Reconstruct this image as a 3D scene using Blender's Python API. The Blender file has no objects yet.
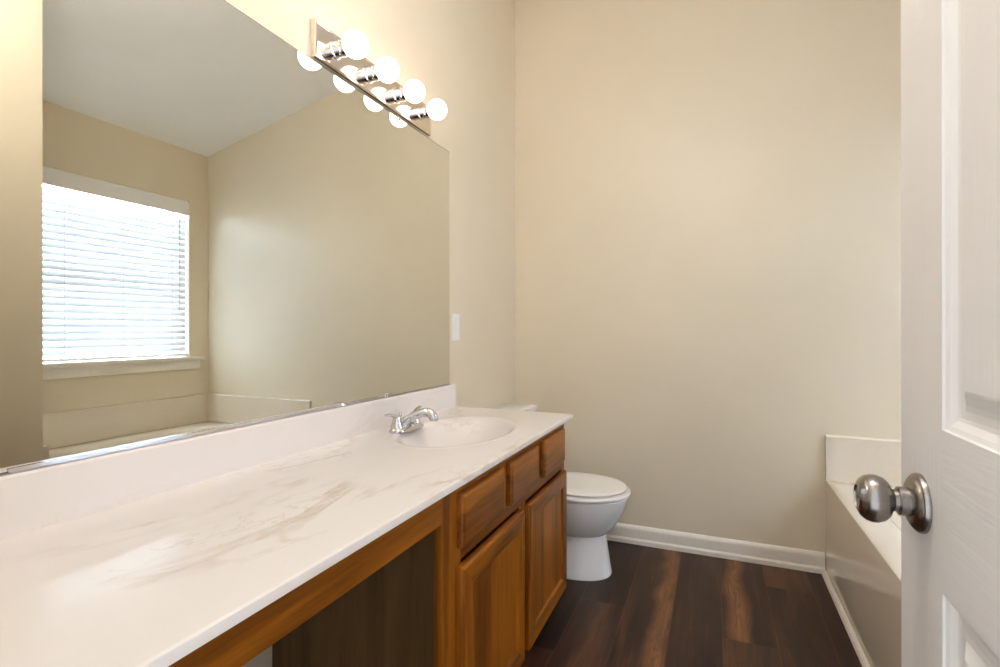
import bpy, bmesh, math, random
from mathutils import Vector, Matrix

S = bpy.context.scene
COL = S.collection
PI = math.pi

# ------------------------------------------------------------------ camera
CAMX, CAMH = 1.054, 1.1114
F_PX, YAW = 508.4, 22.866
HORIZON = 331.1
cam_d = bpy.data.cameras.new('camera')
cam_d.sensor_fit = 'HORIZONTAL'
cam_d.sensor_width = 36.0
cam_d.lens = 36.0 * F_PX / 1000.0
cam_d.shift_y = (HORIZON - 333.5) / 1000.0
cam_d.clip_start = 0.02
cam = bpy.data.objects.new('camera', cam_d)
COL.objects.link(cam)
cam.location = (CAMX, 0.0, CAMH)
cam.rotation_euler = (PI / 2, math.radians(0.06), math.radians(YAW))
S.camera = cam

# ------------------------------------------------------------------ world, lights, exposure
world = bpy.data.worlds.new('daylight')
S.world = world
world.use_nodes = True
bg = world.node_tree.nodes['Background']
bg.inputs['Color'].default_value = (0.90, 0.95, 1.0, 1)
bg.inputs['Strength'].default_value = 0.65


def area_light(name, loc, rot, sx, sy, power, color, spread=180):
    l = bpy.data.lights.new(name, 'AREA')
    l.shape = 'RECTANGLE'
    l.size, l.size_y = sx, sy
    l.energy = power
    l.color = color
    l.spread = math.radians(spread)
    o = bpy.data.objects.new(name, l)
    COL.objects.link(o)
    o.location = loc
    o.rotation_euler = rot
    return o


# daylight arriving at the window from outdoors
area_light('window_daylight', (3.85, 2.4, 2.0), (0, math.radians(80), 0), 3.0, 3.0, 740, (0.70, 0.84, 1.0))
BULB_STRENGTH = 3.6
FILL_STRENGTH = 16.5          # added fill lamp, out of view, that brightens the room

S.view_settings.view_transform = 'Standard'
S.view_settings.look = 'None'
S.view_settings.exposure = 1.50
S.view_settings.gamma = 1.0
S.view_settings.use_curve_mapping = False
S.cycles.use_denoising = True
S.cycles.max_bounces = 14
S.cycles.diffuse_bounces = 8
S.cycles.glossy_bounces = 6
S.cycles.transmission_bounces = 8
S.cycles.sample_clamp_indirect = 8.0
S.cycles.caustics_reflective = False
S.cycles.caustics_refractive = False


# ------------------------------------------------------------------ materials
class NT:
    def __init__(self, name):
        self.m = bpy.data.materials.new(name)
        self.m.use_nodes = True
        self.t = self.m.node_tree
        self.b = self.t.nodes['Principled BSDF']

    def n(self, kind, **kw):
        nd = self.t.nodes.new(kind)
        for k, v in kw.items():
            if k in nd.inputs:
                nd.inputs[k].default_value = v
            else:
                setattr(nd, k, v)
        return nd

    def l(self, a, b):
        self.t.links.new(a, b)

    def coords(self, scale=(1, 1, 1), rot=(0, 0, 0), src='Object'):
        tc = self.n('ShaderNodeTexCoord')
        mp = self.n('ShaderNodeMapping')
        mp.inputs['Scale'].default_value = scale
        mp.inputs['Rotation'].default_value = rot
        self.l(tc.outputs[src], mp.inputs['Vector'])
        return mp.outputs['Vector']

    def noise(self, vec, scale, detail=4, rough=0.5, dist=0.0):
        nd = self.n('ShaderNodeTexNoise')
        nd.inputs['Scale'].default_value = scale
        nd.inputs['Detail'].default_value = detail
        nd.inputs['Roughness'].default_value = rough
        nd.inputs['Distortion'].default_value = dist
        self.l(vec, nd.inputs['Vector'])
        return nd.outputs['Fac']

    def ramp(self, fac, stops):
        r = self.n('ShaderNodeValToRGB')
        el = r.color_ramp.elements
        while len(el) > 1:
            el.remove(el[-1])
        el[0].position = stops[0][0]
        el[0].color = (*stops[0][1], 1)
        for p, c in stops[1:]:
            e = el.new(p)
            e.color = (*c, 1)
        self.l(fac, r.inputs['Fac'])
        return r.outputs['Color']

    def math(self, op, a, b=None, clamp=False):
        nd = self.n('ShaderNodeMath', operation=op)
        nd.use_clamp = clamp
        for i, v in enumerate((a, b)):
            if v is None:
                continue
            if isinstance(v, (int, float)):
                nd.inputs[i].default_value = v
            else:
                self.l(v, nd.inputs[i])
        return nd.outputs[0]

    def mix(self, fac, a, b, mode='MIX'):
        nd = self.n('ShaderNodeMix', data_type='RGBA', blend_type=mode)
        for s, v in ((nd.inputs[0], fac), (nd.inputs[6], a), (nd.inputs[7], b)):
            if isinstance(v, (int, float)):
                s.default_value = v
            elif isinstance(v, tuple):
                s.default_value = (*v, 1)
            else:
                self.l(v, s)
        return nd.outputs[2]

    def bump(self, h, strength, dist=0.01):
        nd = self.n('ShaderNodeBump')
        nd.inputs['Strength'].default_value = strength
        nd.inputs['Distance'].default_value = dist
        self.l(h, nd.inputs['Height'])
        self.l(nd.outputs['Normal'], self.b.inputs['Normal'])

    def set(self, color=None, rough=None, metal=None, **kw):
        if color is not None:
            if isinstance(color, tuple):
                self.b.inputs['Base Color'].default_value = (*color, 1)
            else:
                self.l(color, self.b.inputs['Base Color'])
        if rough is not None:
            self.b.inputs['Roughness'].default_value = rough
        if metal is not None:
            self.b.inputs['Metallic'].default_value = metal
        for k, v in kw.items():
            self.b.inputs[k].default_value = v
        return self.m


def paint(name, c, rough=0.5, bump=0.06, scale=220, spec=0.5):
    k = NT(name)
    v = k.coords()
    nz = k.noise(v, scale, 2)
    mott = k.noise(v, 1.7, 3)
    col = k.ramp(mott, [(0.3, tuple(x * 0.97 for x in c)), (0.7, tuple(min(1, x * 1.02) for x in c))])
    k.bump(nz, bump, 0.002)
    k.set(col, rough)
    k.b.inputs['Specular IOR Level'].default_value = spec
    return k.m


def plain(name, c, rough=0.4, metal=0.0, nscale=60, var=0.03, **kw):
    k = NT(name)
    nz = k.noise(k.coords(), nscale, 2)
    col = k.ramp(nz, [(0.3, tuple(x * (1 - var) for x in c)), (0.7, tuple(min(1, x * (1 + var)) for x in c))])
    k.set(col, rough, metal, **kw)
    return k.m


def oak(name, axis, dark, light, rough=0.34):
    k = NT(name)
    sc = [1.0, 1.0, 1.0]
    sc['xyz'.index(axis)] = 0.06
    v = k.coords(tuple(sc))
    warp = k.noise(v, 7, 3, 0.5, 0.6)
    fine = k.noise(v, 150, 3, 0.6)
    pore = k.noise(v, 62, 5, 0.7, 0.3)
    w = k.math('MULTIPLY', warp, 26)
    s = k.math('SINE', w)
    s = k.math('MULTIPLY_ADD', s, 0.5)
    k.t.nodes[-1].inputs[2].default_value = 0.5
    a = k.math('MULTIPLY', s, 0.24)
    b = k.math('MULTIPLY', pore, 0.46)
    c2 = k.math('MULTIPLY', fine, 0.30)
    tot = k.math('ADD', k.math('ADD', a, b), c2)
    mid = tuple((x + y) / 2 for x, y in zip(dark, light))
    col = k.ramp(tot, [(0.30, dark), (0.5, mid), (0.68, light)])
    k.bump(pore, 0.08, 0.002)
    k.set(col, rough)
    k.b.inputs['Specular IOR Level'].default_value = 0.32
    return k.m


M = {}
WALL = (0.72, 0.64, 0.505)
M['wall'] = paint('beige_wall_paint', WALL, 0.42)
M['ceiling'] = paint('ceiling_texture_paint', (0.88, 0.88, 0.875), 0.8, 0.5, 90)
M['trim'] = plain('white_trim_paint', (0.80, 0.76, 0.70), 0.3)
M['door_stile'] = None
OD, OL = (0.115, 0.031, 0.002), (0.37, 0.116, 0.007)
M['oak_z'] = oak('honey_oak_upright', 'z', OD, OL)
M['oak_y'] = oak('honey_oak_sideways', 'y', OD, OL)
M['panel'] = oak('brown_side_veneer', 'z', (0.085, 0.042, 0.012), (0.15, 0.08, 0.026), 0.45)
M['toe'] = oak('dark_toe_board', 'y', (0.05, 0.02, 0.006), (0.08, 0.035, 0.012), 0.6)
M['chrome'] = plain('polished_chrome', (0.66, 0.66, 0.67), 0.04, 1.0, var=0.01)
M['plate'] = plain('polished_lamp_plate', (0.83, 0.76, 0.68), 0.10, 1.0, var=0.01)
M['porcelain'] = plain('white_porcelain', (0.80, 0.80, 0.81), 0.12, var=0.005)
M['seat'] = plain('white_seat_plastic', (0.84, 0.83, 0.80), 0.25, var=0.005)
M['tub'] = plain('glossy_bone_acrylic', (0.72, 0.65, 0.545), 0.03, var=0.01)
M['tub'].node_tree.nodes['Principled BSDF'].inputs['IOR'].default_value = 1.75
M['plastic'] = plain('white_plastic', (0.82, 0.82, 0.83), 0.35, var=0.01)
M['clip'] = plain('clear_grey_clip', (0.70, 0.69, 0.65), 0.2, var=0.02)
M['dark_edge'] = plain('dark_mirror_edge', (0.09, 0.08, 0.06), 0.4, var=0.02)
M['vinyl'] = plain('white_window_vinyl', (0.82, 0.82, 0.82), 0.4, var=0.01)
M['cord'] = plain('white_cord', (0.7, 0.7, 0.7), 0.7, var=0.02)
M['keyhole'] = plain('dark_hole', (0.03, 0.028, 0.025), 0.5, var=0.02)


def brushed(name, c, rough):
    k = NT(name)
    v = k.coords((1, 40, 40))
    nz = k.noise(v, 6, 3)
    col = k.ramp(nz, [(0.3, tuple(x * 0.9 for x in c)), (0.7, tuple(x * 1.06 for x in c))])
    k.set(col, rough, 1.0)
    return k.m


M['nickel'] = brushed('brushed_nickel', (0.33, 0.305, 0.285), 0.27)


def mirror_glass():
    k = NT('silvered_mirror')
    nz = k.noise(k.coords(), 2.0, 1)
    col = k.ramp(nz, [(0.3, (0.795, 0.80, 0.74)), (0.7, (0.805, 0.81, 0.75))])
    k.set(col, 0.0, 1.0)
    return k.m


M['mirror'] = mirror_glass()


def glass():
    k = NT('window_glass')
    t = k.n('ShaderNodeBsdfTransparent')
    g = k.n('ShaderNodeBsdfGlossy')
    g.inputs['Roughness'].default_value = 0.02
    mx = k.n('ShaderNodeMixShader')
    mx.inputs[0].default_value = 0.06
    k.l(t.outputs[0], mx.inputs[1])
    k.l(g.outputs[0], mx.inputs[2])
    k.l(mx.outputs[0], k.t.nodes['Material Output'].inputs['Surface'])
    return k.m


M['glass'] = glass()


def slat_mat():
    k = NT('white_blind_slat')
    nz = k.noise(k.coords(), 30, 2)
    col = k.ramp(nz, [(0.3, (0.84, 0.86, 0.90)), (0.7, (0.88, 0.90, 0.93))])
    k.set(col, 0.4)
    tr = k.n('ShaderNodeBsdfTranslucent')
    tr.inputs['Color'].default_value = (0.86, 0.90, 0.96, 1)
    mx = k.n('ShaderNodeMixShader')
    mx.inputs[0].default_value = 0.10
    k.l(k.b.outputs[0], mx.inputs[1])
    k.l(tr.outputs[0], mx.inputs[2])
    k.l(mx.outputs[0], k.t.nodes['Material Output'].inputs['Surface'])
    return k.m


M['slat'] = slat_mat()


def bulb_mat(name, color, strength):
    k = NT(name)
    e = k.n('ShaderNodeEmission')
    e.inputs['Color'].default_value = (*color, 1)
    e.inputs['Strength'].default_value = strength
    k.l(e.outputs[0], k.t.nodes['Material Output'].inputs['Surface'])
    return k.m


M['bulb'] = bulb_mat('lit_opal_globe', (1.0, 0.81, 0.69), BULB_STRENGTH)
M['fill_glow'] = bulb_mat('fill_lamp_glow', (1.0, 0.975, 0.95), FILL_STRENGTH)  # emission of the added fill globe


def marble(name='cultured_marble', vs=1.0):
    k = NT(name)
    v = k.coords((1.0, 0.42, 1.0), (0, 0, math.radians(-14)))
    w = k.noise(v, 3.2, 4, 0.55, 1.6)
    d = k.math('ABSOLUTE', k.math('SUBTRACT', w, 0.5))
    vein = k.math('SUBTRACT', 1.0, k.math('MULTIPLY', d, 30), True)
    mask = k.noise(v, 5.0, 3, 0.5, 0.5)
    mk = k.math('MULTIPLY', k.math('SUBTRACT', mask, 0.475), 7, True)
    vein = k.math('MULTIPLY', vein, mk, True)
    w2 = k.noise(v, 8.0, 5, 0.6, 2.2)
    d2 = k.math('ABSOLUTE', k.math('SUBTRACT', w2, 0.5))
    vein2 = k.math('SUBTRACT', 1.0, k.math('MULTIPLY', d2, 36), True)
    vein2 = k.math('MULTIPLY', k.math('MULTIPLY', vein2, mk), 0.5)
    tot = k.math('ADD', k.math('MULTIPLY', vein, 0.55 * vs), k.math('MULTIPLY', vein2, 0.9 * vs), True)
    cloud = k.noise(v, 2.2, 3)
    base = k.ramp(cloud, [(0.3, (0.77, 0.72, 0.69)), (0.7, (0.80, 0.765, 0.75))])
    col = k.mix(tot, base, (0.56, 0.445, 0.36))
    k.set(col, 0.21)
    k.b.inputs['Specular IOR Level'].default_value = 0.4
    return k.m


M['marble'] = marble()
M['splash_marble'] = marble('cultured_marble_splash', 0.35)


def door_paint(name, axis):
    k = NT(name)
    sc = [1.0, 1.0, 1.0]
    sc['xyz'.index(axis)] = 0.07
    v = k.coords(tuple(sc))
    nz = k.noise(v, 75, 4, 0.6, 0.8)
    k.bump(nz, 0.22, 0.003)
    k.set((0.83, 0.815, 0.81), 0.38)
    return k.m


M['door_stile'] = door_paint('white_door_paint_upright', 'z')
M['door_rail'] = door_paint('white_door_paint_sideways', 'y')


def floor_mat():
    k = NT('dark_walnut_planks')
    uvn = k.n('ShaderNodeUVMap', uv_map='plank')
    sep = k.n('ShaderNodeSeparateXYZ')
    k.l(uvn.outputs[0], sep.inputs[0])
    at = k.n('ShaderNodeVertexColor', layer_name='tone')
    sc = k.n('ShaderNodeSeparateColor')
    k.l(at.outputs['Color'], sc.inputs[0])
    tone, streak, centre = sc.outputs[0], sc.outputs[1], sc.outputs[2]
    off = k.math('MULTIPLY', k.math('ADD', tone, centre), 37.0)
    u, vv = sep.outputs[0], sep.outputs[1]

    def vec(su, sv):
        c = k.n('ShaderNodeCombineXYZ')
        k.l(k.math('MULTIPLY', u, su), c.inputs[0])
        k.l(k.math('MULTIPLY', vv, sv), c.inputs[1])
        k.l(off, c.inputs[2])
        return c.outputs[0]
    big = k.noise(vec(1.6, 1.3), 1.6, 3, 0.5, 0.7)
    grain = k.noise(vec(9.0, 1.2), 2.2, 5, 0.65, 0.5)
    fine = k.noise(vec(40.0, 2.0), 2.0, 3, 0.6)
    # light sapwood streak along a plank
    warp = k.math('MULTIPLY', k.math('SUBTRACT', k.noise(vec(0.6, 2.6), 1.5, 2), 0.5), 0.55)
    dist = k.math('ABSOLUTE', k.math('ADD', k.math('SUBTRACT', u, centre), warp))
    edge = k.math('MULTIPLY', k.math('SUBTRACT', grain, 0.5), 1.3)
    sap = k.math('SUBTRACT', 1.25, k.math('ADD', k.math('MULTIPLY', dist, 4.6), edge), True)
    sap = k.math('MULTIPLY', k.math('POWER', sap, 0.8), streak)
    knot = k.math('SINE', k.math('MULTIPLY', k.noise(vec(1.6, 1.1), 1.4, 2, 0.4, 0.8), 60))
    knot = k.math('MULTIPLY', k.math('POWER', k.math('ABSOLUTE', knot), 9.0), 0.45)
    sap = k.math('MULTIPLY', sap, k.math('SUBTRACT', 1.0, knot), True)
    g = k.math('ADD', k.math('MULTIPLY', big, 0.55), k.math('ADD', k.math('MULTIPLY', grain, 0.33), k.math('MULTIPLY', fine, 0.12)))
    g = k.math('ADD', g, k.math('MULTIPLY', k.math('SUBTRACT', tone, 0.5), 0.36))
    base = k.ramp(g, [(0.30, (0.0165, 0.0085, 0.0062)), (0.5, (0.044, 0.021, 0.0125)), (0.70, (0.125, 0.052, 0.022))])
    light = k.ramp(grain, [(0.3, (0.12, 0.047, 0.017)), (0.62, (0.265, 0.115, 0.042))])
    col = k.mix(sap, base, light)
    k.bump(grain, 0.06, 0.002)
    k.set(col, 0.40)
    k.b.inputs['Specular IOR Level'].default_value = 0.28
    return k.m


M['floor'] = floor_mat()


# ------------------------------------------------------------------ mesh helpers
def new_bm():
    return bmesh.new()


def link(name, bm, mats, parent=None, smooth=False, origin=None, bevel=None, recalc=True):
    """bm holds world coordinates; the object's origin is its parent's place or `origin`."""
    if recalc:
        bmesh.ops.recalc_face_normals(bm, faces=bm.faces[:])
    if bevel:
        sharp = [e for e in bm.edges if len(e.link_faces) == 2 and e.calc_face_angle(0) > 0.9]
        bmesh.ops.bevel(bm, geom=sharp, offset=bevel, segments=2, profile=0.7, affect='EDGES', clamp_overlap=True)
    off = Vector((0, 0, 0))
    if origin is not None:
        off = Vector(origin)
    if parent is not None:
        p = parent
        off = Vector((0, 0, 0))
        while p is not None:
            off += Vector(p.location)
            p = p.parent
    for v in bm.verts:
        v.co -= off
    me = bpy.data.meshes.new(name)
    bm.to_mesh(me)
    bm.free()
    if not isinstance(mats, (list, tuple)):
        mats = [mats]
    for m in mats:
        me.materials.append(m)
    o = bpy.data.objects.new(name, me)
    COL.objects.link(o)
    if parent is not None:
        o.parent = parent
    elif origin is not None:
        o.location = origin
    if smooth:
        for p in me.polygons:
            p.use_smooth = True
        me.set_sharp_from_angle(angle=math.radians(38))
    return o


def tag(o, label, cat, group=None):
    o['label'] = label
    o['category'] = cat
    if group:
        o['group'] = group
    return o


def struct(o, label=None):
    o['kind'] = 'structure'
    if label:
        o['label'] = label
    return o


def thing(name, loc, label, cat):
    o = bpy.data.objects.new(name, None)
    o.empty_display_size = 0.1
    COL.objects.link(o)
    o.location = loc
    return tag(o, label, cat)


def box(bm, x0, x1, y0, y1, z0, z1, mi=0):
    v = [bm.verts.new(p) for p in ((x0, y0, z0), (x1, y0, z0), (x1, y1, z0), (x0, y1, z0),
                                   (x0, y0, z1), (x1, y0, z1), (x1, y1, z1), (x0, y1, z1))]
    for q in ((0, 3, 2, 1), (4, 5, 6, 7), (0, 1, 5, 4), (1, 2, 6, 5), (2, 3, 7, 6), (3, 0, 4, 7)):
        f = bm.faces.new([v[i] for i in q])
        f.material_index = mi
    return v


def prism(bm, pts, vec, mi=0):
    """closed polygon pts extruded along vec"""
    a = [bm.verts.new(p) for p in pts]
    b = [bm.verts.new(Vector(p) + Vector(vec)) for p in pts]
    n = len(pts)
    fs = [bm.faces.new(a), bm.faces.new(b[::-1])]
    for i in range(n):
        fs.append(bm.faces.new((a[i], a[(i + 1) % n], b[(i + 1) % n], b[i])))
    for f in fs:
        f.material_index = mi


def loft(bm, rings, cap0=True, cap1=True, mi=0):
    rv = [[bm.verts.new(p) for p in r] for r in rings]
    n = len(rv[0])
    for a, b in zip(rv, rv[1:]):
        for i in range(n):
            f = bm.faces.new((a[i], a[(i + 1) % n], b[(i + 1) % n], b[i]))
            f.material_index = mi
    if cap0:
        f = bm.faces.new(rv[0][::-1])
        f.material_index = mi
    if cap1:
        f = bm.faces.new(rv[-1])
        f.material_index = mi
    return rv


def basis(axis):
    a = Vector(axis).normalized()
    t = Vector((0, 0, 1)) if abs(a.z) < 0.9 else Vector((1, 0, 0))
    e1 = a.cross(t).normalized()
    return a, e1, a.cross(e1)


def lathe(bm, centre, axis, prof, seg=40, mi=0, cap0=True, cap1=True):
    """prof: list of (radius, height along axis)"""
    a, e1, e2 = basis(axis)
    c = Vector(centre)
    rings = []
    for r, h in prof:
        r = max(r, 1e-5)
        rings.append([c + a * h + (e1 * math.cos(t) + e2 * math.sin(t)) * r
                      for t in (2 * PI * i / seg for i in range(seg))])
    loft(bm, rings, cap0, cap1, mi)


def smooth_path(pts, rad, n=6):
    P = [Vector(p) for p in pts]
    out, ro = [], []
    for i in range(len(P) - 1):
        p0, p1, p2, p3 = P[max(i - 1, 0)], P[i], P[i + 1], P[min(i + 2, len(P) - 1)]
        for k in range(n):
            t = k / n
            out.append(0.5 * ((2 * p1) + (p2 - p0) * t + (2 * p0 - 5 * p1 + 4 * p2 - p3) * t * t
                              + (3 * p1 - p0 - 3 * p2 + p3) * t ** 3))
            ro.append(rad[i] + (rad[i + 1] - rad[i]) * t)
    out.append(P[-1])
    ro.append(rad[-1])
    return out, ro


def tube(bm, pts, rad, seg=16, n=6, flat=1.0, mi=0):
    if not isinstance(rad, (list, tuple)):
        rad = [rad] * len(pts)
    P, R = smooth_path(pts, rad, n)
    T = [(P[min(i + 1, len(P) - 1)] - P[max(i - 1, 0)]).normalized() for i in range(len(P))]
    up = Vector((0, 0, 1)) if abs(T[0].z) < 0.95 else Vector((0, 1, 0))
    e1 = T[0].cross(up).normalized()
    rings = []
    for p, t, r in zip(P, T, R):
        e1 = (e1 - t * e1.dot(t)).normalized()
        e2 = t.cross(e1)
        rings.append([p + (e1 * math.cos(a) + e2 * math.sin(a) * flat) * r
                      for a in (2 * PI * i / seg for i in range(seg))])
    loft(bm, rings, mi=mi)


def rect_loft(bm, y0, y1, z0, z1, prof, mi_side=0, mi_rail=1, cap0=True, cap1=True, axis='x'):
    """nested rectangles: prof = [(inset, x)]; side faces take mi_side, top/bottom faces mi_rail"""
    rv = []
    for ins, x in prof:
        rv.append([bm.verts.new(p) for p in ((x, y0 + ins, z0 + ins), (x, y1 - ins, z0 + ins),
                                             (x, y1 - ins, z1 - ins), (x, y0 + ins, z1 - ins))])
    for a, b in zip(rv, rv[1:]):
        for i in range(4):
            f = bm.faces.new((a[i], a[(i + 1) % 4], b[(i + 1) % 4], b[i]))
            f.material_index = mi_rail if i in (0, 2) else mi_side
    if cap0:
        bm.faces.new(rv[0]).material_index = mi_side
    if cap1:
        bm.faces.new(rv[-1]).material_index = mi_side


# ------------------------------------------------------------------ dimensions
YB = 2.727          # back wall
XW = 2.542          # window wall
XT = 1.520          # tub front and face of the closet wall
YP = 1.203          # near end of the tub alcove
YN = 0.07           # room face of the wall with the doorway
HC = 0.784          # countertop
CD = 0.5386         # countertop depth
YC = 1.963          # far end of the countertop
def ceil_z(x): return 3.02 - 0.2235 * x


# ------------------------------------------------------------------ setting
def build_floor():
    bm = new_bm()
    uvl = bm.loops.layers.uv.new('plank')
    cl = bm.loops.layers.float_color.new('tone')
    rnd = random.Random(11)
    W = 0.18
    x0 = 0.0
    # (tone, streak, centre) of planks the photograph shows, keyed by the plank's left side and a y inside it
    special = {(4, 1): (0.55, 0.95, 0.80), (6, 1): (0.50, 1.0, 0.33), (6, 0): (0.62, 0.0, 0.5),
               (5, 1): (0.38, 0.0, 0.5), (5, 0): (0.38, 0.0, 0.5), (7, 1): (0.42, 0.0, 0.5),
               (7, 2): (0.80, 0.25, 0.3), (3, 1): (0.30, 0.0, 0.5), (3, 0): (0.55, 0.2, 0.6),
               (2, 1): (0.30, 0.0, 0.5), (2, 0): (0.62, 0.25, 0.5)}
    ends = {4: [-0.3, 0.92, 2.9], 6: [-0.3, 2.01, 2.9], 5: [-0.3, 1.35, 2.9], 7: [-0.3, 1.2, 2.49, 2.9],
            3: [-0.3, 2.08, 2.9], 2: [-0.3, 1.7, 2.9]}
    for c in range(-1, 16):
        xa, xb = c * W, (c + 1) * W
        if xa > 2.7:
            break
        ys = ends.get(c)
        if ys is None:
            ys = [-0.3, 0.2 + rnd.random(), 2.9]
            ys.insert(2, ys[1] + 1.22)
        for j, (ya, yb) in enumerate(zip(ys, ys[1:])):
            t = special.get((c, j), (0.25 + 0.5 * rnd.random(), 0.6 * (rnd.random() > 0.7), rnd.random()))
            g = 0.0008
            q = [(xa + g, ya + g, 0), (xb - g, ya + g, 0), (xb - g, yb - g, 0), (xa + g, yb - g, 0)]
            f = bm.faces.new([bm.verts.new(p) for p in q])
            for lp, (px, py, _) in zip(f.loops, q):
                lp[uvl].uv = ((px - xa) / W, py)
                lp[cl] = (t[0], t[1], t[2], 1)
    for f in bm.faces:
        if f.normal.z < 0:
            f.normal_flip()
    box(bm, -0.12, 2.7, -0.3, 2.9, -0.08, -0.0012)
    o = link('floor', bm, M['floor'], recalc=False)
    return struct(o, 'dark walnut plank floor')


build_floor()

bm = new_bm()
xa, xb = -0.1, 2.72
prism(bm, [(xa, -0.06, ceil_z(xa)), (xb, -0.06, ceil_z(xb)), (xb, -0.06, ceil_z(xb) + 0.1), (xa, -0.06, ceil_z(xa) + 0.1)],
      (0, YB + 0.16, 0))
struct(link('ceiling', bm, M['ceiling']), 'white sloping ceiling')

bm = new_bm()
box(bm, -0.1, 0, -0.05, YB + 0.1, 0, ceil_z(0))
struct(link('wall_left', bm, M['wall']))
bm = new_bm()
prism(bm, [(0, YB, 0), (XW, YB, 0), (XW, YB, ceil_z(XW)), (0, YB, ceil_z(0))], (0, 0.1, 0))
struct(link('wall_back', bm, M['wall']))

# window wall with its opening
WY0, WY1, WZ0, WZ1 = 1.352, 2.574, 0.925, 2.075
bm = new_bm()
XO = XW + 0.155
zt = ceil_z(XW)
# ring of quads round the opening, on both faces
outer = [(YP, 0), (YB + 0.1, 0), (YB + 0.1, zt), (YP, zt)]
inner = [(WY0, WZ0 - 0.02), (WY1, WZ0 - 0.02), (WY1, WZ1), (WY0, WZ1)]
rings = []
for x, pts in ((XW, outer), (XW, inner), (XO, inner), (XO, outer)):
    rings.append([bm.verts.new((x, y, z)) for y, z in pts])
rings.append(rings[0])
for a, b in zip(rings, rings[1:]):
    for i in range(4):
        bm.faces.new((a[i], a[(i + 1) % 4], b[(i + 1) % 4], b[i]))
struct(link('wall_right', bm, M['wall']))

# wall with the doorway (the camera stands in it)
DX0, DX1, DZ = 0.575, 1.292, 2.05
bm = new_bm()
box(bm, 0, DX0, -0.05, YN, 0, ceil_z(DX0) - 0.001)
box(bm, DX1 + 0.03, XT, -0.05, YN, 0, ceil_z(XT) - 0.001)
box(bm, DX0, DX1 + 0.03, -0.05, YN, DZ, ceil_z(DX1) - 0.01)
struct(link('wall_front', bm, M['wall']))
# closet block that closes the tub alcove on the near side
bm = new_bm()
prism(bm, [(XT, -0.05, 0), (XO, -0.05, 0), (XO, -0.05, ceil_z(XO)), (XT, -0.05, ceil_z(XT))], (0, YP + 0.05, 0))
struct(link('wall_closet', bm, M['wall']))

BASE_PROF = [(0.0, 0.0), (0.016, 0.0), (0.016, 0.020), (0.011, 0.030), (0.011, 0.075), (0.009, 0.084), (0.004, 0.092), (0.0, 0.095)]


def baseboard(name, a, b, nrm):
    """profile swept from a to b along the wall; nrm points into the room"""
    bm = new_bm()
    A, B, N = Vector(a), Vector(b), Vector(nrm)
    prism(bm, [A + N * t + Vector((0, 0, h)) for t, h in BASE_PROF], B - A)
    return struct(link(name, bm, M['trim']))


baseboard('baseboard_back', (0.012, YB, 0), (XT - 0.001, YB, 0), (0, -1, 0))
baseboard('baseboard_left', (0, 1.935, 0), (0, YB - 0.018, 0), (1, 0, 0))
baseboard('baseboard_right', (XT, YN, 0), (XT, YP, 0), (-1, 0, 0))
# shoe strip along the foot of the tub apron
bm = new_bm()
prism(bm, [(XT, YP, 0), (XT - 0.017, YP, 0), (XT - 0.0165, YP, 0.006), (XT - 0.011, YP, 0.015), (XT - 0.003, YP, 0.020), (XT, YP, 0.021)],
      (0, YB - 0.017 - YP, 0))
struct(link('trim_1', bm, M['trim'], smooth=True), 'white shoe strip along the foot of the tub')

# ------------------------------------------------------------------ window and blind
bm = new_bm()
fw = 0.045
fx0, fx1 = XW + 0.100, XW + 0.150
rect_in = (WY0 + fw, WY1 - fw, WZ0 + fw, WZ1 - fw)
for (a, b, c, d) in ((WY0, WY0 + fw, WZ0, WZ1), (WY1 - fw * 1.5, WY1, WZ0, WZ1), (WY0 + fw, WY1 - fw, WZ0, WZ0 + fw), (WY0 + fw, WY1 - fw, WZ1 - fw, WZ1)):
    box(bm, fx0, fx1, a, b, c, d)
win = struct(link('window_1', bm, M['vinyl'], origin=(fx0, (WY0 + WY1) / 2, WZ0)), 'white window behind the blind')
bm = new_bm()
box(bm, fx0 - 0.006, fx1 - 0.006, WY0 + fw, WY1 - fw, 1.47, 1.515)
link('meeting_rail', bm, M['vinyl'], win)
bm = new_bm()
box(bm, fx0 + 0.018, fx0 + 0.022, WY0 + fw, WY1 - fw, WZ0 + fw, WZ1 - fw)
link('pane', bm, M['glass'], win)
bm = new_bm()
box(bm, XW - 0.038, XW, WY0 - 0.10, WY1 + 0.10, WZ0 - 0.024, WZ0)
box(bm, XW, fx0, WY0, WY1, WZ0 - 0.0195, WZ0)
link('window_sill', bm, M['trim'], win, bevel=0.004)
bm = new_bm()
box(bm, XW - 0.016, XW - 0.0005, WY0 - 0.075, WY1 + 0.075, WZ0 - 0.092, WZ0 - 0.024)
link('sill_apron', bm, M['trim'], win, bevel=0.003)

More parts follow.
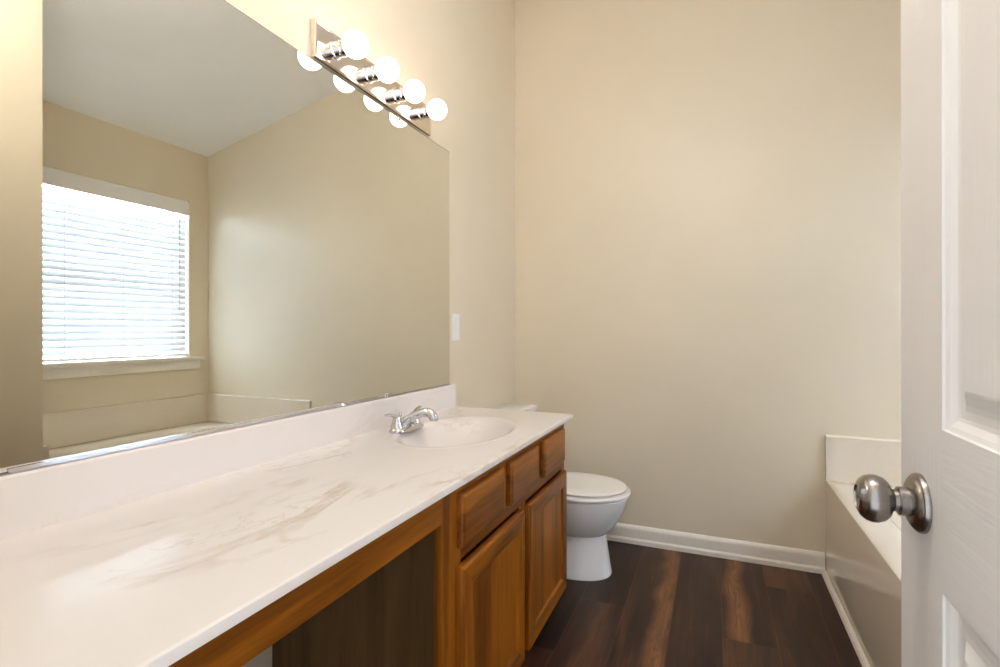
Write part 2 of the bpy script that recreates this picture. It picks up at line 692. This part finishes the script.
blind = thing('window_blind', (XW + 0.03, (WY0 + WY1) / 2, WZ0),
              'white slatted blind lowered over the window above the tub, seen in the mirror', 'blind')
BY0, BY1 = WY0 + 0.006, WY1 - 0.006
BX = XW + 0.034
bm = new_bm()
prism(bm, [(XW - 0.004, BY0, 1.968), (XW + 0.006, BY0, 1.968), (XW + 0.006, BY0, 2.066), (XW - 0.004, BY0, 2.066), (XW - 0.008, BY0, 2.056), (XW - 0.008, BY0, 1.978)],
      (0, BY1 - BY0, 0))
link('valance', bm, M['plastic'], blind)
bm = new_bm()
box(bm, XW + 0.0065, XW + 0.064, BY0, BY1, 2.010, 2.0745)
link('headrail', bm, M['plastic'], blind)
bm = new_bm()
tilt = math.radians(74)
nsl = 23
zs = [0.992 + 0.0427 * i for i in range(nsl)]
for z in zs:
    top, bot = [], []
    for k in range(7):
        s = (k / 6 - 0.5) * 0.0535
        crown = 0.0022 * (1 - (2 * k / 6 - 1) ** 2)
        for lst, h in ((top, crown + 0.0012), (bot, crown - 0.0012)):
            # the room-side edge hangs low
            lst.append((BX + s * math.cos(tilt) - h * math.sin(tilt), z + s * math.sin(tilt) + h * math.cos(tilt)))
    pts = [(x, BY0, zz) for x, zz in top + bot[::-1]]
    prism(bm, pts, (0, BY1 - BY0, 0))
link('slats', bm, M['slat'], blind)
bm = new_bm()
box(bm, BX - 0.024, BX + 0.024, BY0, BY1, WZ0 + 0.006, WZ0 + 0.026)
link('bottom_rail', bm, M['plastic'], blind, bevel=0.004)
for i in range(4):
    yy = BY0 + 0.11 + i * (BY1 - BY0 - 0.22) / 3
    bm = new_bm()
    for dx in (-0.019, 0.019):
        tube(bm, [(BX + dx, yy, WZ0 + 0.02), (BX + dx, yy, 2.02)], 0.0011, 6, 1)
    link('ladder_cord', bm, M['cord'], blind)
bm = new_bm()
tube(bm, [(XW - 0.012, BY1 - 0.075, 1.965), (XW - 0.014, BY1 - 0.077, 1.6), (XW - 0.014, BY1 - 0.078, 1.25)], [0.004, 0.004, 0.005], 8, 3)
link('tilt_wand', bm, M['clip'], blind, smooth=True)

# ------------------------------------------------------------------ bathtub
tub = thing('bathtub', ((XT + XW) / 2, (YP + YB) / 2, 0), 'glossy bone white bathtub with flat apron behind the open door', 'bathtub')
ZR, ZF = 0.4313, 0.6354
TX0, TX1, TY0, TY1 = XT, XW, YP, YB


def rrect(x0, x1, y0, y1, r, z, n=8):
    out = []
    for cx, cy, a0 in ((x1 - r, y1 - r, 0), (x0 + r, y1 - r, 90), (x0 + r, y0 + r, 180), (x1 - r, y0 + r, 270)):
        for i in range(n + 1):
            a = math.radians(a0 + 90 * i / n)
            out.append((cx + r * math.cos(a), cy + r * math.sin(a), z))
    return out


bm = new_bm()
e = 0.001
rings = [rrect(TX0 + e, TX1 - e, TY0 + e, TY1 - e, 0.004, 0.0),
         rrect(TX0 + e, TX1 - e, TY0 + e, TY1 - e, 0.004, ZR - 0.014),
         rrect(TX0 + e + 0.002, TX1 - e, TY0 + e, TY1 - e, 0.004, ZR - 0.005),
         rrect(TX0 + 0.010, TX1 - 0.010, TY0 + 0.01, TY1 - 0.01, 0.006, ZR),
         rrect(TX0 + 0.115, TX1 - 0.11, TY0 + 0.15, TY1 - 0.15, 0.22, ZR),
         rrect(TX0 + 0.125, TX1 - 0.12, TY0 + 0.16, TY1 - 0.16, 0.22, ZR - 0.006),
         rrect(TX0 + 0.135, TX1 - 0.13, TY0 + 0.17, TY1 - 0.17, 0.22, ZR - 0.03),
         rrect(TX0 + 0.175, TX1 - 0.17, TY0 + 0.24, TY1 - 0.22, 0.21, 0.14),
         rrect(TX0 + 0.20, TX1 - 0.195, TY0 + 0.28, TY1 - 0.25, 0.20, 0.085),
         rrect(TX0 + 0.25, TX1 - 0.245, TY0 + 0.34, TY1 - 0.30, 0.16, 0.07)]
loft(bm, rings)
link('tub_body', bm, M['tub'], tub, smooth=True)
bm = new_bm()
ft = 0.022
r = 0.006
prism(bm, [(TX0 + e, TY1 - e, ZR - 0.002), (TX0 + e, TY1 - ft, ZR - 0.002), (TX0 + e, TY1 - ft, ZF - r), (TX0 + e, TY1 - ft + r, ZF), (TX0 + e, TY1 - e, ZF)], (TX1 - TX0 - 2 * e, 0, 0))
link('splash_rim', bm, M['tub'], tub)
bm = new_bm()
prism(bm, [(TX1 - e, TY0 + ft, ZR - 0.002), (TX1 - ft, TY0 + ft, ZR - 0.002), (TX1 - ft, TY0 + ft, ZF - r), (TX1 - ft + r, TY0 + ft, ZF), (TX1 - e, TY0 + ft, ZF)], (0, TY1 - TY0 - 2 * ft, 0))
link('splash_rim', bm, M['tub'], tub)
bm = new_bm()
prism(bm, [(TX0 + e, TY0 + e, ZR - 0.002), (TX0 + e, TY0 + ft, ZR - 0.002), (TX0 + e, TY0 + ft, ZF - r), (TX0 + e, TY0 + ft - r, ZF), (TX0 + e, TY0 + e, ZF)], (TX1 - TX0 - 2 * e, 0, 0))
link('splash_rim', bm, M['tub'], tub)

# ------------------------------------------------------------------ vanity cabinet
XF = 0.514
cab = thing('vanity_cabinet', (0.25, 1.45, 0), 'honey oak vanity cabinet with open knee space under the long countertop', 'cabinet')
ZT = HC - 0.0165          # underside of the countertop
CY0, CY1 = 0.958, 1.920
FB = 0.130
# carcass: the knee-space side panel, far side, floor, back strip
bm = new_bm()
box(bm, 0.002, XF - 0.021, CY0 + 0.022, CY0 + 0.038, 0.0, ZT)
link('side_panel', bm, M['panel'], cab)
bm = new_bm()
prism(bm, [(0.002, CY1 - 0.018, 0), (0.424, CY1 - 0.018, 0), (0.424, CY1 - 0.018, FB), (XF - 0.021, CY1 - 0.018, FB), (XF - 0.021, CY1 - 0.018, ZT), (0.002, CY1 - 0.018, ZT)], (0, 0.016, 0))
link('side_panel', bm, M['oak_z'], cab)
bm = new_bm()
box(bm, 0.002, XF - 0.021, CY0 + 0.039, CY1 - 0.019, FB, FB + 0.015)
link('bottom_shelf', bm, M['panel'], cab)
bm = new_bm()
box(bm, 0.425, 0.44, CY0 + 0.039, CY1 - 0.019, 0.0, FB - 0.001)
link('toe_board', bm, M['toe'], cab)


def frame_piece(bm, y0, y1, z0, z1, mi):
    box(bm, XF - 0.02, XF, y0, y1, z0, z1, mi)


bm = new_bm()
frame_piece(bm, CY0, 1.045, FB, ZT, 0)                   # left stile
frame_piece(bm, CY1 - 0.045, CY1, FB, ZT, 0)             # right stile
frame_piece(bm, 1.045, CY1 - 0.045, 0.735, ZT, 1)        # top rail
frame_piece(bm, 1.045, CY1 - 0.045, 0.585, 0.632, 1)     # middle rail
frame_piece(bm, 1.045, CY1 - 0.045, FB, 0.160, 1)        # bottom rail
frame_piece(bm, 1.425, 1.480, 0.160, 0.585, 0)           # centre stile
frame_piece(bm, 1.270, 1.325, 0.632, 0.735, 0)
frame_piece(bm, 1.565, 1.630, 0.632, 0.735, 0)
link('face_frame', bm, [M['oak_z'], M['oak_y']], cab)
bm = new_bm()
box(bm, XF - 0.02, XF, YN + 0.002, CY0, 0.696, ZT)
link('apron_rail', bm, M['oak_y'], cab)
bm = new_bm()
box(bm, 0.002, XF - 0.021, YN + 0.002, YN + 0.018, 0.0, ZT)
link('side_panel', bm, M['panel'], cab)


def slab_front(name, y0, y1, z0, z1):
    bm = new_bm()
    x = XF + 0.0005
    rect_loft(bm, y0, y1, z0, z1, [(0.0, x), (0.0, x + 0.011), (0.0015, x + 0.0145), (0.005, x + 0.0172), (0.009, x + 0.018)], 0, 0)
    return link(name, bm, M['oak_y'], cab)


for y0, y1 in ((1.026, 1.273), (1.326, 1.563), (1.627, 1.876)):
    slab_front('drawer_front', y0, y1, 0.619, 0.741)


def cab_door(y0, y1, z0, z1):
    bm = new_bm()
    x = XF + 0.0005
    w = 0.050
    rect_loft(bm, y0, y1, z0, z1,
              [(0.0, x), (0.0, x + 0.011), (0.0015, x + 0.0145), (0.005, x + 0.0172), (0.009, x + 0.018),
               (w, x + 0.018), (w + 0.003, x + 0.0165), (w + 0.009, x + 0.0105)], 0, 1, cap0=True, cap1=False)
    d = link('cabinet_door', bm, [M['oak_z'], M['oak_y']], cab)
    bm = new_bm()
    i = w + 0.009
    box(bm, x + 0.004, x + 0.0106, y0 + i - 0.001, y1 - i + 0.001, z0 + i - 0.001, z1 - i + 0.001)
    link('door_panel', bm, M['oak_z'], d)


cab_door(1.022, 1.430, 0.128, 0.577)
cab_door(1.474, 1.898, 0.128, 0.577)

# ------------------------------------------------------------------ countertop with bowl
top = thing('vanity_countertop', (0.25, 1.0, HC - 0.016), 'long white veined marble countertop with built-in oval basin', 'countertop')
BCX, BCY, BA, BB = 0.272, 1.497, 0.168, 0.250     # basin centre and half axes
bm = new_bm()
NA = 96
y_in0, y_in1 = YN + 0.001, YC
x_in0, x_in1 = 0.0015, CD


def rect_hit(a):
    c, s = math.cos(a), math.sin(a)
    ts = []
    if c > 1e-9: ts.append((x_in1 - BCX) / c)
    if c < -1e-9: ts.append((x_in0 - BCX) / c)
    if s > 1e-9: ts.append((y_in1 - BCY) / s)
    if s < -1e-9: ts.append((y_in0 - BCY) / s)
    t = min(ts)
    return (BCX + c * t, BCY + s * t)


angs = [2 * PI * i / NA for i in range(NA)]
corner = [math.atan2(y - BCY, x - BCX) % (2 * PI) for x in (x_in0, x_in1) for y in (y_in0, y_in1)]
for ca in corner:
    j = min(range(len(angs)), key=lambda i: abs(angs[i] - ca))
    angs[j] = ca
angs.sort()


def ell(a, k):
    # point of the ellipse scaled by k in the true direction a
    c, s = math.cos(a), math.sin(a)
    t = 1 / math.sqrt((c / BA) ** 2 + (s / BB) ** 2)
    return (BCX + c * t * k, BCY + s * t * k)


prof = [(0.0, -0.125), (0.10, -0.125), (0.25, -0.122), (0.42, -0.112), (0.58, -0.094), (0.72, -0.070), (0.82, -0.047),
        (0.90, -0.0265), (0.95, -0.0135), (0.985, -0.0060), (1.015, -0.0018), (1.045, 0.0008), (1.075, 0.0018), (1.105, 0.0014), (1.135, 0.0004), (1.16, 0.0)]
TH = 0.0155
rows = []
for k, dz in prof[1:]:
    rows.append([bm.verts.new((*ell(a, k), HC + dz)) for a in angs])


def rect_row(ins, z):
    row = []
    for a in angs:
        hx, hy = rect_hit(a)
        hx = min(max(hx, x_in0 + ins), x_in1 - ins)
        hy = min(max(hy, y_in0 + ins), y_in1 - ins)
        row.append(bm.verts.new((hx, hy, z)))
    return row


rows += [rect_row(0.007, HC), rect_row(0.003, HC), rect_row(0.0008, HC - 0.0010), rect_row(0.0, HC - 0.003), rect_row(0.0, HC - TH)]
rows.append([bm.verts.new((*ell(a, 1.08), HC - TH)) for a in angs])
for k, dz in prof[9:1:-1]:
    rows.append([bm.verts.new((*ell(a, k + 0.05), HC + dz - 0.013)) for a in angs])
n = len(angs)
for ra, rb in zip(rows, rows[1:]):
    for i in range(n):
        bm.faces.new((ra[i], ra[(i + 1) % n], rb[(i + 1) % n], rb[i]))
cv = bm.verts.new((BCX, BCY, HC - 0.125))
for i in range(n):
    bm.faces.new((cv, rows[0][i], rows[0][(i + 1) % n]))
bm.faces.new(rows[-1])
link('counter_slab', bm, M['marble'], top, smooth=True)
bm = new_bm()
prism(bm, [(0.0015, YN + 0.001, HC + 0.0003), (0.021, YN + 0.001, HC + 0.0003), (0.0195, YN + 0.001, HC + 0.094), (0.017, YN + 0.001, HC + 0.0985), (0.0015, YN + 0.001, HC + 0.0985)],
      (0, 1.955 - YN, 0))
tag(link('backsplash', bm, M['splash_marble'], origin=(0.01, 1.0, HC)), 'white marble backsplash strip between the long countertop and the mirror', 'backsplash')
bm = new_bm()
lathe(bm, (BCX - 0.01, BCY, HC - 0.1255), (0, 0, 1), [(0.0, 0.0), (0.021, 0.0), (0.021, 0.002), (0.016, 0.0035), (0.015, 0.002), (0.0, 0.002)], 32)
link('drain', bm, M['chrome'], top, smooth=True)

# ------------------------------------------------------------------ faucet
FX, FY = 0.107, 1.444
fau = thing('faucet', (FX, FY, HC), 'chrome two-lever faucet on the countertop behind the basin', 'faucet')
bm = new_bm()


def stadium(cx, cy, hw, hl, z, n=12):
    out = []
    for i in range(n + 1):
        a = PI * i / n
        out.append((cx + hw * math.cos(a), cy + hl - hw + hw * math.sin(a), z))
    for i in range(n + 1):
        a = PI + PI * i / n
        out.append((cx + hw * math.cos(a), cy - hl + hw + hw * math.sin(a), z))
    return out


loft(bm, [stadium(FX, FY, 0.028, 0.082, HC + 0.0003), stadium(FX, FY, 0.028, 0.082, HC + 0.006), stadium(FX, FY, 0.026, 0.080, HC + 0.011), stadium(FX, FY, 0.021, 0.075, HC + 0.014)])
link('base_plate', bm, M['chrome'], fau, smooth=True)
for s in (-1, 1):
    bm = new_bm()
    hy = FY + s * 0.052
    lathe(bm, (FX - 0.004, hy, HC + 0.0125), (0, 0, 1), [(0.0225, 0), (0.0215, 0.006), (0.0185, 0.014), (0.0150, 0.022), (0.0135, 0.029), (0.0130, 0.034), (0.0105, 0.039), (0.0, 0.041)], 28)
    lz = HC + 0.047
    tube(bm, [(FX - 0.002, hy - s * 0.010, lz - 0.003), (FX - 0.004, hy + s * 0.006, lz + 0.003), (FX - 0.008, hy + s * 0.028, lz + 0.011), (FX - 0.012, hy + s * 0.050, lz + 0.014)],
         [0.0105, 0.0105, 0.0085, 0.0065], 14, 6, 0.6)
    link('handle', bm, M['chrome'], fau, smooth=True)
bm = new_bm()
tube(bm, [(FX - 0.006, FY, HC + 0.010), (FX - 0.002, FY, HC + 0.022), (FX + 0.014, FY, HC + 0.036), (FX + 0.042, FY, HC + 0.052), (FX + 0.072, FY, HC + 0.0610), (FX + 0.094, FY, HC + 0.057), (FX + 0.104, FY, HC + 0.043), (FX + 0.105, FY, HC + 0.036)],
     [0.023, 0.0215, 0.0165, 0.0140, 0.0150, 0.0160, 0.0140, 0.0125], 20, 8)
link('spout', bm, M['chrome'], fau, smooth=True)
bm = new_bm()
lathe(bm, (FX - 0.026, FY, HC + 0.0125), (0, 0, 1), [(0.0028, 0), (0.0028, 0.030), (0.0050, 0.032), (0.0056, 0.037), (0.0045, 0.043), (0.0, 0.045)], 16)
link('lift_rod', bm, M['chrome'], fau, smooth=True)

# ------------------------------------------------------------------ mirror
MZ0, MZ1, MY0, MY1 = 0.8845, 1.880, 0.420, 1.928
mir = thing('wall_mirror', (0, (MY0 + MY1) / 2, MZ0), 'large frameless rectangular mirror on the wall above the countertop', 'mirror')
bm = new_bm()
box(bm, 0.0052, 0.0066, MY0 + 0.0015, MY1 - 0.0015, MZ0 + 0.0015, MZ1 - 0.0015)
link('mirror_glass', bm, M['mirror'], mir)
bm = new_bm()
box(bm, 0.0008, 0.0050, MY0 - 0.0008, MY1 + 0.0008, MZ0, MZ1 + 0.0014)
link('mirror_backing', bm, M['dark_edge'], mir)
bm = new_bm()
prism(bm, [(0.0072, MY0 + 0.025, MZ0 - 0.0008), (0.0100, MY0 + 0.025, MZ0 - 0.0008), (0.0100, MY0 + 0.025, MZ0 + 0.0065), (0.0072, MY0 + 0.025, MZ0 + 0.0065)], (0, 0.98, 0))
link('bottom_channel', bm, M['chrome'], mir)
for yy, zz, up in ((1.466, MZ0, 1), (1.545, MZ1, -1)):
    bm = new_bm()
    box(bm, 0.0070, 0.0105, yy - 0.009, yy + 0.009, zz + (0.0 if up > 0 else -0.013), zz + (0.013 if up > 0 else 0.0))
    lathe(bm, (0.0105, yy, zz + up * 0.006), (1, 0, 0), [(0.0035, 0), (0.0033, 0.0012), (0.0, 0.0018)], 14, 1)
    link('mirror_clip', bm, [M['clip'], M['dark_edge']], mir)

# ------------------------------------------------------------------ vanity light bar
LY0, LY1, LZ0, LZ1 = 1.119, 1.753, 1.888, 1.996
lamp = thing('vanity_light', (0, (LY0 + LY1) / 2, (LZ0 + LZ1) / 2), 'polished metal vanity light bar with four lit globe bulbs above the mirror', 'light')
bm = new_bm()
rect_loft(bm, LY0, LY1, LZ0, LZ1, [(0.0, 0.0008), (0.0, 0.015), (0.002, 0.018), (0.007, 0.019), (0.009, 0.018)], 0, 0)
link('back_plate', bm, M['plate'], lamp)
ZBULB = 1.947
bulbs_y = [1.203 + 0.1575 * i for i in range(4)]
for yy in bulbs_y:
    bm = new_bm()
    lathe(bm, (0.0181, yy, ZBULB), (1, 0, 0), [(0.026, 0), (0.026, 0.003), (0.0225, 0.005), (0.0225, 0.024), (0.0238, 0.025), (0.0238, 0.028), (0.0225, 0.029), (0.0225, 0.042), (0.020, 0.042), (0.018, 0.012), (0.0, 0.012)], 36)
    sk = link('socket', bm, M['chrome'], lamp, smooth=True)
for yy in bulbs_y:
    bm = new_bm()
    R = 0.0375
    cx = 0.0905
    pr = [(0.0, 0.0335), (0.0135, 0.0336), (0.0145, 0.050)]
    a0 = math.asin(0.0160 / R)
    for i in range(25):
        a = PI - a0 - (PI - a0) * i / 24
        pr.append((R * math.sin(a), cx + R * math.cos(a)))
    lathe(bm, (0, yy, ZBULB), (1, 0, 0), pr, 36)
    link('bulb', bm, M['bulb'], lamp, smooth=True)

# ------------------------------------------------------------------ fill lamp, added unseen above the view for top light
CLX, CLY, CLZ = 0.90, 0.75, 2.46
cz = ceil_z(CLX)
cl = thing('added_fill_lamp', (CLX, CLY, cz), 'added fill lamp, an unseen glowing globe on a short rod below the sloping ceiling', 'light')
bm = new_bm()
lathe(bm, (CLX, CLY, cz + 0.012), (0, 0, -1), [(0.060, 0.0), (0.062, 0.030), (0.040, 0.042), (0.009, 0.046), (0.009, cz - CLZ - 0.10), (0.045, cz - CLZ - 0.098), (0.045, cz - CLZ - 0.085), (0.0, cz - CLZ - 0.085)], 32)
link('fill_lamp_rod', bm, M['nickel'], cl, smooth=True)
bm = new_bm()
GR = 0.125
lathe(bm, (CLX, CLY, CLZ), (0, 0, -1), [(GR * math.sin(0.3 + (PI - 0.3) * i / 28), -GR * math.cos(0.3 + (PI - 0.3) * i / 28)) for i in range(29)], 40)
link('globe', bm, M['fill_glow'], cl, smooth=True)

# ------------------------------------------------------------------ switch plate
sw = thing('light_switch', (0, 1.989, 1.127), 'white switch plate on the wall just past the mirror above the basin', 'switch')
bm = new_bm()
rect_loft(bm, 1.954, 2.024, 1.068, 1.187, [(0.0, 0.0006), (0.0, 0.003), (0.0025, 0.0058), (0.006, 0.0065)], 0, 0)
link('switch_plate', bm, M['plastic'], sw)
bm = new_bm()
prism(bm, [(0.0066, 1.9725, 1.094), (0.0078, 1.9725, 1.094), (0.0092, 1.9725, 1.1275), (0.0110, 1.9725, 1.161), (0.0066, 1.9725, 1.161)], (0, 0.033, 0))
link('rocker', bm, M['plastic'], sw)
for zz in (1.080, 1.175):
    bm = new_bm()
    lathe(bm, (0.0064, 1.989, zz), (1, 0, 0), [(0.003, 0), (0.003, 0.0006), (0.0, 0.001)], 12)
    link('screw', bm, M['plastic'], sw)

# ------------------------------------------------------------------ toilet
TYC = 2.34
toi = thing('toilet', (0.35, TYC, 0), 'white round-bowl toilet with closed lid between vanity and back wall', 'toilet')


def egg(xc, front, back, hw, z, n=48, p=2.0, yc=TYC):
    out = []
    for i in range(n):
        a = 2 * PI * i / n
        c, s = math.cos(a), math.sin(a)
        rx = (front - xc) if c >= 0 else (xc - back)
        out.append((xc + rx * (abs(c) ** (2 / p)) * (1 if c >= 0 else -1), yc + hw * (abs(s) ** (2 / p)) * (1 if s >= 0 else -1), z))
    return out


bm = new_bm()
rings = [egg(0.42, 0.619, 0.17, 0.125, 0.0005, p=2.25), egg(0.42, 0.619, 0.17, 0.125, 0.010, p=2.25), egg(0.42, 0.615, 0.17, 0.121, 0.025, p=2.25),
         egg(0.42, 0.608, 0.18, 0.112, 0.075, p=2.2), egg(0.42, 0.600, 0.18, 0.104, 0.130, p=2.2), egg(0.42, 0.594, 0.17, 0.100, 0.1820, p=2.1),
         egg(0.42, 0.598, 0.16, 0.104, 0.1850, p=2.1), egg(0.43, 0.616, 0.13, 0.122, 0.2000),
         egg(0.44, 0.638, 0.10, 0.142, 0.2280), egg(0.45, 0.660, 0.08, 0.158, 0.2620),
         egg(0.46, 0.680, 0.06, 0.170, 0.3020), egg(0.47, 0.692, 0.05, 0.177, 0.3360), egg(0.47, 0.695, 0.05, 0.179, 0.3580),
         egg(0.47, 0.691, 0.054, 0.175, 0.3640), egg(0.47, 0.65, 0.25, 0.13, 0.3640), egg(0.47, 0.63, 0.27, 0.12, 0.3400), egg(0.47, 0.55, 0.36, 0.06, 0.2200)]
loft(bm, rings)
link('bowl', bm, M['porcelain'], toi, smooth=True)
bm = new_bm()
loft(bm, [egg(0.475, 0.694, 0.252, 0.181, 0.3650), egg(0.475, 0.703, 0.248, 0.188, 0.3700), egg(0.475, 0.705, 0.247, 0.190, 0.3770), egg(0.475, 0.702, 0.249, 0.187, 0.3835), egg(0.475, 0.690, 0.252, 0.176, 0.3860),
          egg(0.475, 0.62, 0.31, 0.11, 0.3850), egg(0.475, 0.615, 0.315, 0.105, 0.3720)])
link('seat', bm, M['seat'], toi, smooth=True)
bm = new_bm()
loft(bm, [egg(0.470, 0.678, 0.245, 0.166, 0.3890), egg(0.470, 0.687, 0.242, 0.173, 0.3912), egg(0.470, 0.689, 0.241, 0.175, 0.3958), egg(0.470, 0.685, 0.244, 0.171, 0.4010), egg(0.470, 0.665, 0.255, 0.157, 0.4038), egg(0.470, 0.59, 0.33, 0.10, 0.4055)])
link('lid', bm, M['seat'], toi, smooth=True)
for s in (-1, 1):
    bm = new_bm()
    lathe(bm, (0.228, TYC + s * 0.075, 0.3645), (0, 0, 1), [(0.017, 0), (0.017, 0.022), (0.013, 0.027), (0.0, 0.028)], 18)
    link('seat_hinge', bm, M['seat'], toi, smooth=True)
bm = new_bm()


def rr_y(x0, x1, hw, z, r=0.03):
    return rrect(x0, x1, TYC - hw, TYC + hw, r, z, 6)


loft(bm, [rr_y(0.020, 0.172, 0.205, 0.3650), rr_y(0.018, 0.176, 0.212, 0.39), rr_y(0.014, 0.182, 0.224, 0.60), rr_y(0.014, 0.184, 0.226, 0.686)])
link('tank', bm, M['porcelain'], toi, smooth=True)
bm = new_bm()
loft(bm, [rr_y(0.010, 0.190, 0.232, 0.687), rr_y(0.008, 0.194, 0.236, 0.693), rr_y(0.008, 0.194, 0.236, 0.712), rr_y(0.012, 0.189, 0.231, 0.720), rr_y(0.03, 0.17, 0.212, 0.724)])
link('tank_lid', bm, M['porcelain'], toi, smooth=True)
bm = new_bm()
lathe(bm, (0.1835, TYC - 0.165, 0.635), (1, 0, 0), [(0.013, 0), (0.013, 0.006), (0.008, 0.010), (0.008, 0.018), (0.0, 0.018)], 18)
tube(bm, [(0.197, TYC - 0.170, 0.635), (0.201, TYC - 0.13, 0.633), (0.201, TYC - 0.09, 0.628)], [0.006, 0.0055, 0.007], 10, 5, 0.6)
link('flush_lever', bm, M['chrome'], toi, smooth=True)

# ------------------------------------------------------------------ door
DF, DB = 1.270, 1.305        # the two faces
DY0, DY1 = 0.073, 0.784      # hinge edge and latch edge
DZ0, DZ1 = 0.008, 2.038
cols = [(DY0 + 0.125, DY0 + 0.300), (DY1 - 0.300, DY1 - 0.125)]
rowsz = [(0.245, 0.841), (1.009, 1.615), (1.725, 1.920)]
bm = new_bm()
PP = [(0.0, 0.0), (0.0015, 0.0022), (0.006, 0.0042), (0.012, 0.0088), (0.016, 0.0098), (0.024, 0.0098), (0.030, 0.0085), (0.042, 0.0030), (0.045, 0.0024)]


def door_face(x, sgn):
    ys = [DY0, cols[0][0], cols[0][1], cols[1][0], cols[1][1], DY1]
    zs_ = [DZ0] + [z for p in rowsz for z in p] + [DZ1]
    for i in range(5):
        for j in range(7):
            if i in (1, 3) and j in (1, 3, 5):
                rect_loft(bm, ys[i], ys[i + 1], zs_[j], zs_[j + 1], [(a, x + sgn * d) for a, d in PP], 0, 1, cap0=False, cap1=True)
                continue
            f = bm.faces.new([bm.verts.new(p) for p in ((x, ys[i], zs_[j]), (x, ys[i + 1], zs_[j]), (x, ys[i + 1], zs_[j + 1]), (x, ys[i], zs_[j + 1]))])
            f.material_index = 1 if (j in (0, 2, 4, 6) and 0 < i < 4) else 0


door_face(DF, 1)
door_face(DB, -1)
for (ya, za), (yb, zb) in (((DY0, DZ0), (DY1, DZ0)), ((DY1, DZ0), (DY1, DZ1)), ((DY1, DZ1), (DY0, DZ1)), ((DY0, DZ1), (DY0, DZ0))):
    bm.faces.new([bm.verts.new(p) for p in ((DF, ya, za), (DF, yb, zb), (DB, yb, zb), (DB, ya, za))])
bmesh.ops.remove_doubles(bm, verts=bm.verts[:], dist=0.00001)
door = struct(link('door_1', bm, [M['door_stile'], M['door_rail']], origin=(DB, DY0, DZ0)), 'white six-panel door standing open on the right')
door['category'] = 'door'
KY, KZ = 0.7165, 0.916


def knob_set(xf, s):
    bm = new_bm()
    # spindle collar, neck and knob
    lathe(bm, (xf, KY, KZ), (s, 0, 0), [(0.0160, 0.010), (0.0160, 0.0215), (0.0152, 0.0225), (0.0125, 0.0228), (0.0122, 0.0265), (0.0140, 0.0285),
                                      (0.0200, 0.0310), (0.0248, 0.0360), (0.0270, 0.0425), (0.0270, 0.0480), (0.0252, 0.0535), (0.0220, 0.0575), (0.0212, 0.0578), (0.0204, 0.0588), (0.0150, 0.0615), (0.0138, 0.0617),
                                      (0.0132, 0.0600), (0.0090, 0.0604), (0.0, 0.0606)], 48)
    kn = link('door_knob', bm, M['nickel'], door, smooth=True)
    bm = new_bm()
    lathe(bm, (xf + s * 0.0003, KY, KZ), (s, 0, 0), [(0.0330, 0), (0.0332, 0.003), (0.0318, 0.0055), (0.0300, 0.0062), (0.0290, 0.0080), (0.0240, 0.0110), (0.0170, 0.0125), (0.0, 0.0126)], 48)
    link('rosette', bm, M['nickel'], kn, smooth=True)
    bm = new_bm()
    lathe(bm, (xf + s * 0.0606, KY, KZ), (s, 0, 0), [(0.0022, 0), (0.0022, 0.0004), (0.0, 0.0005)], 14)
    link('pin_hole', bm, M['keyhole'], kn)


knob_set(DF, -1)
knob_set(DB, 1)
bm = new_bm()
box(bm, DF + 0.006, DB - 0.006, DY1 + 0.0002, DY1 + 0.0016, KZ - 0.028, KZ + 0.028)
prism(bm, [(DF + 0.011, DY1 + 0.0016, KZ - 0.008), (DB - 0.011, DY1 + 0.0016, KZ - 0.008), (DB - 0.011, DY1 + 0.009, KZ - 0.008), (DF + 0.013, DY1 + 0.003, KZ - 0.008)], (0, 0, 0.016))
link('latch', bm, M['nickel'], door)
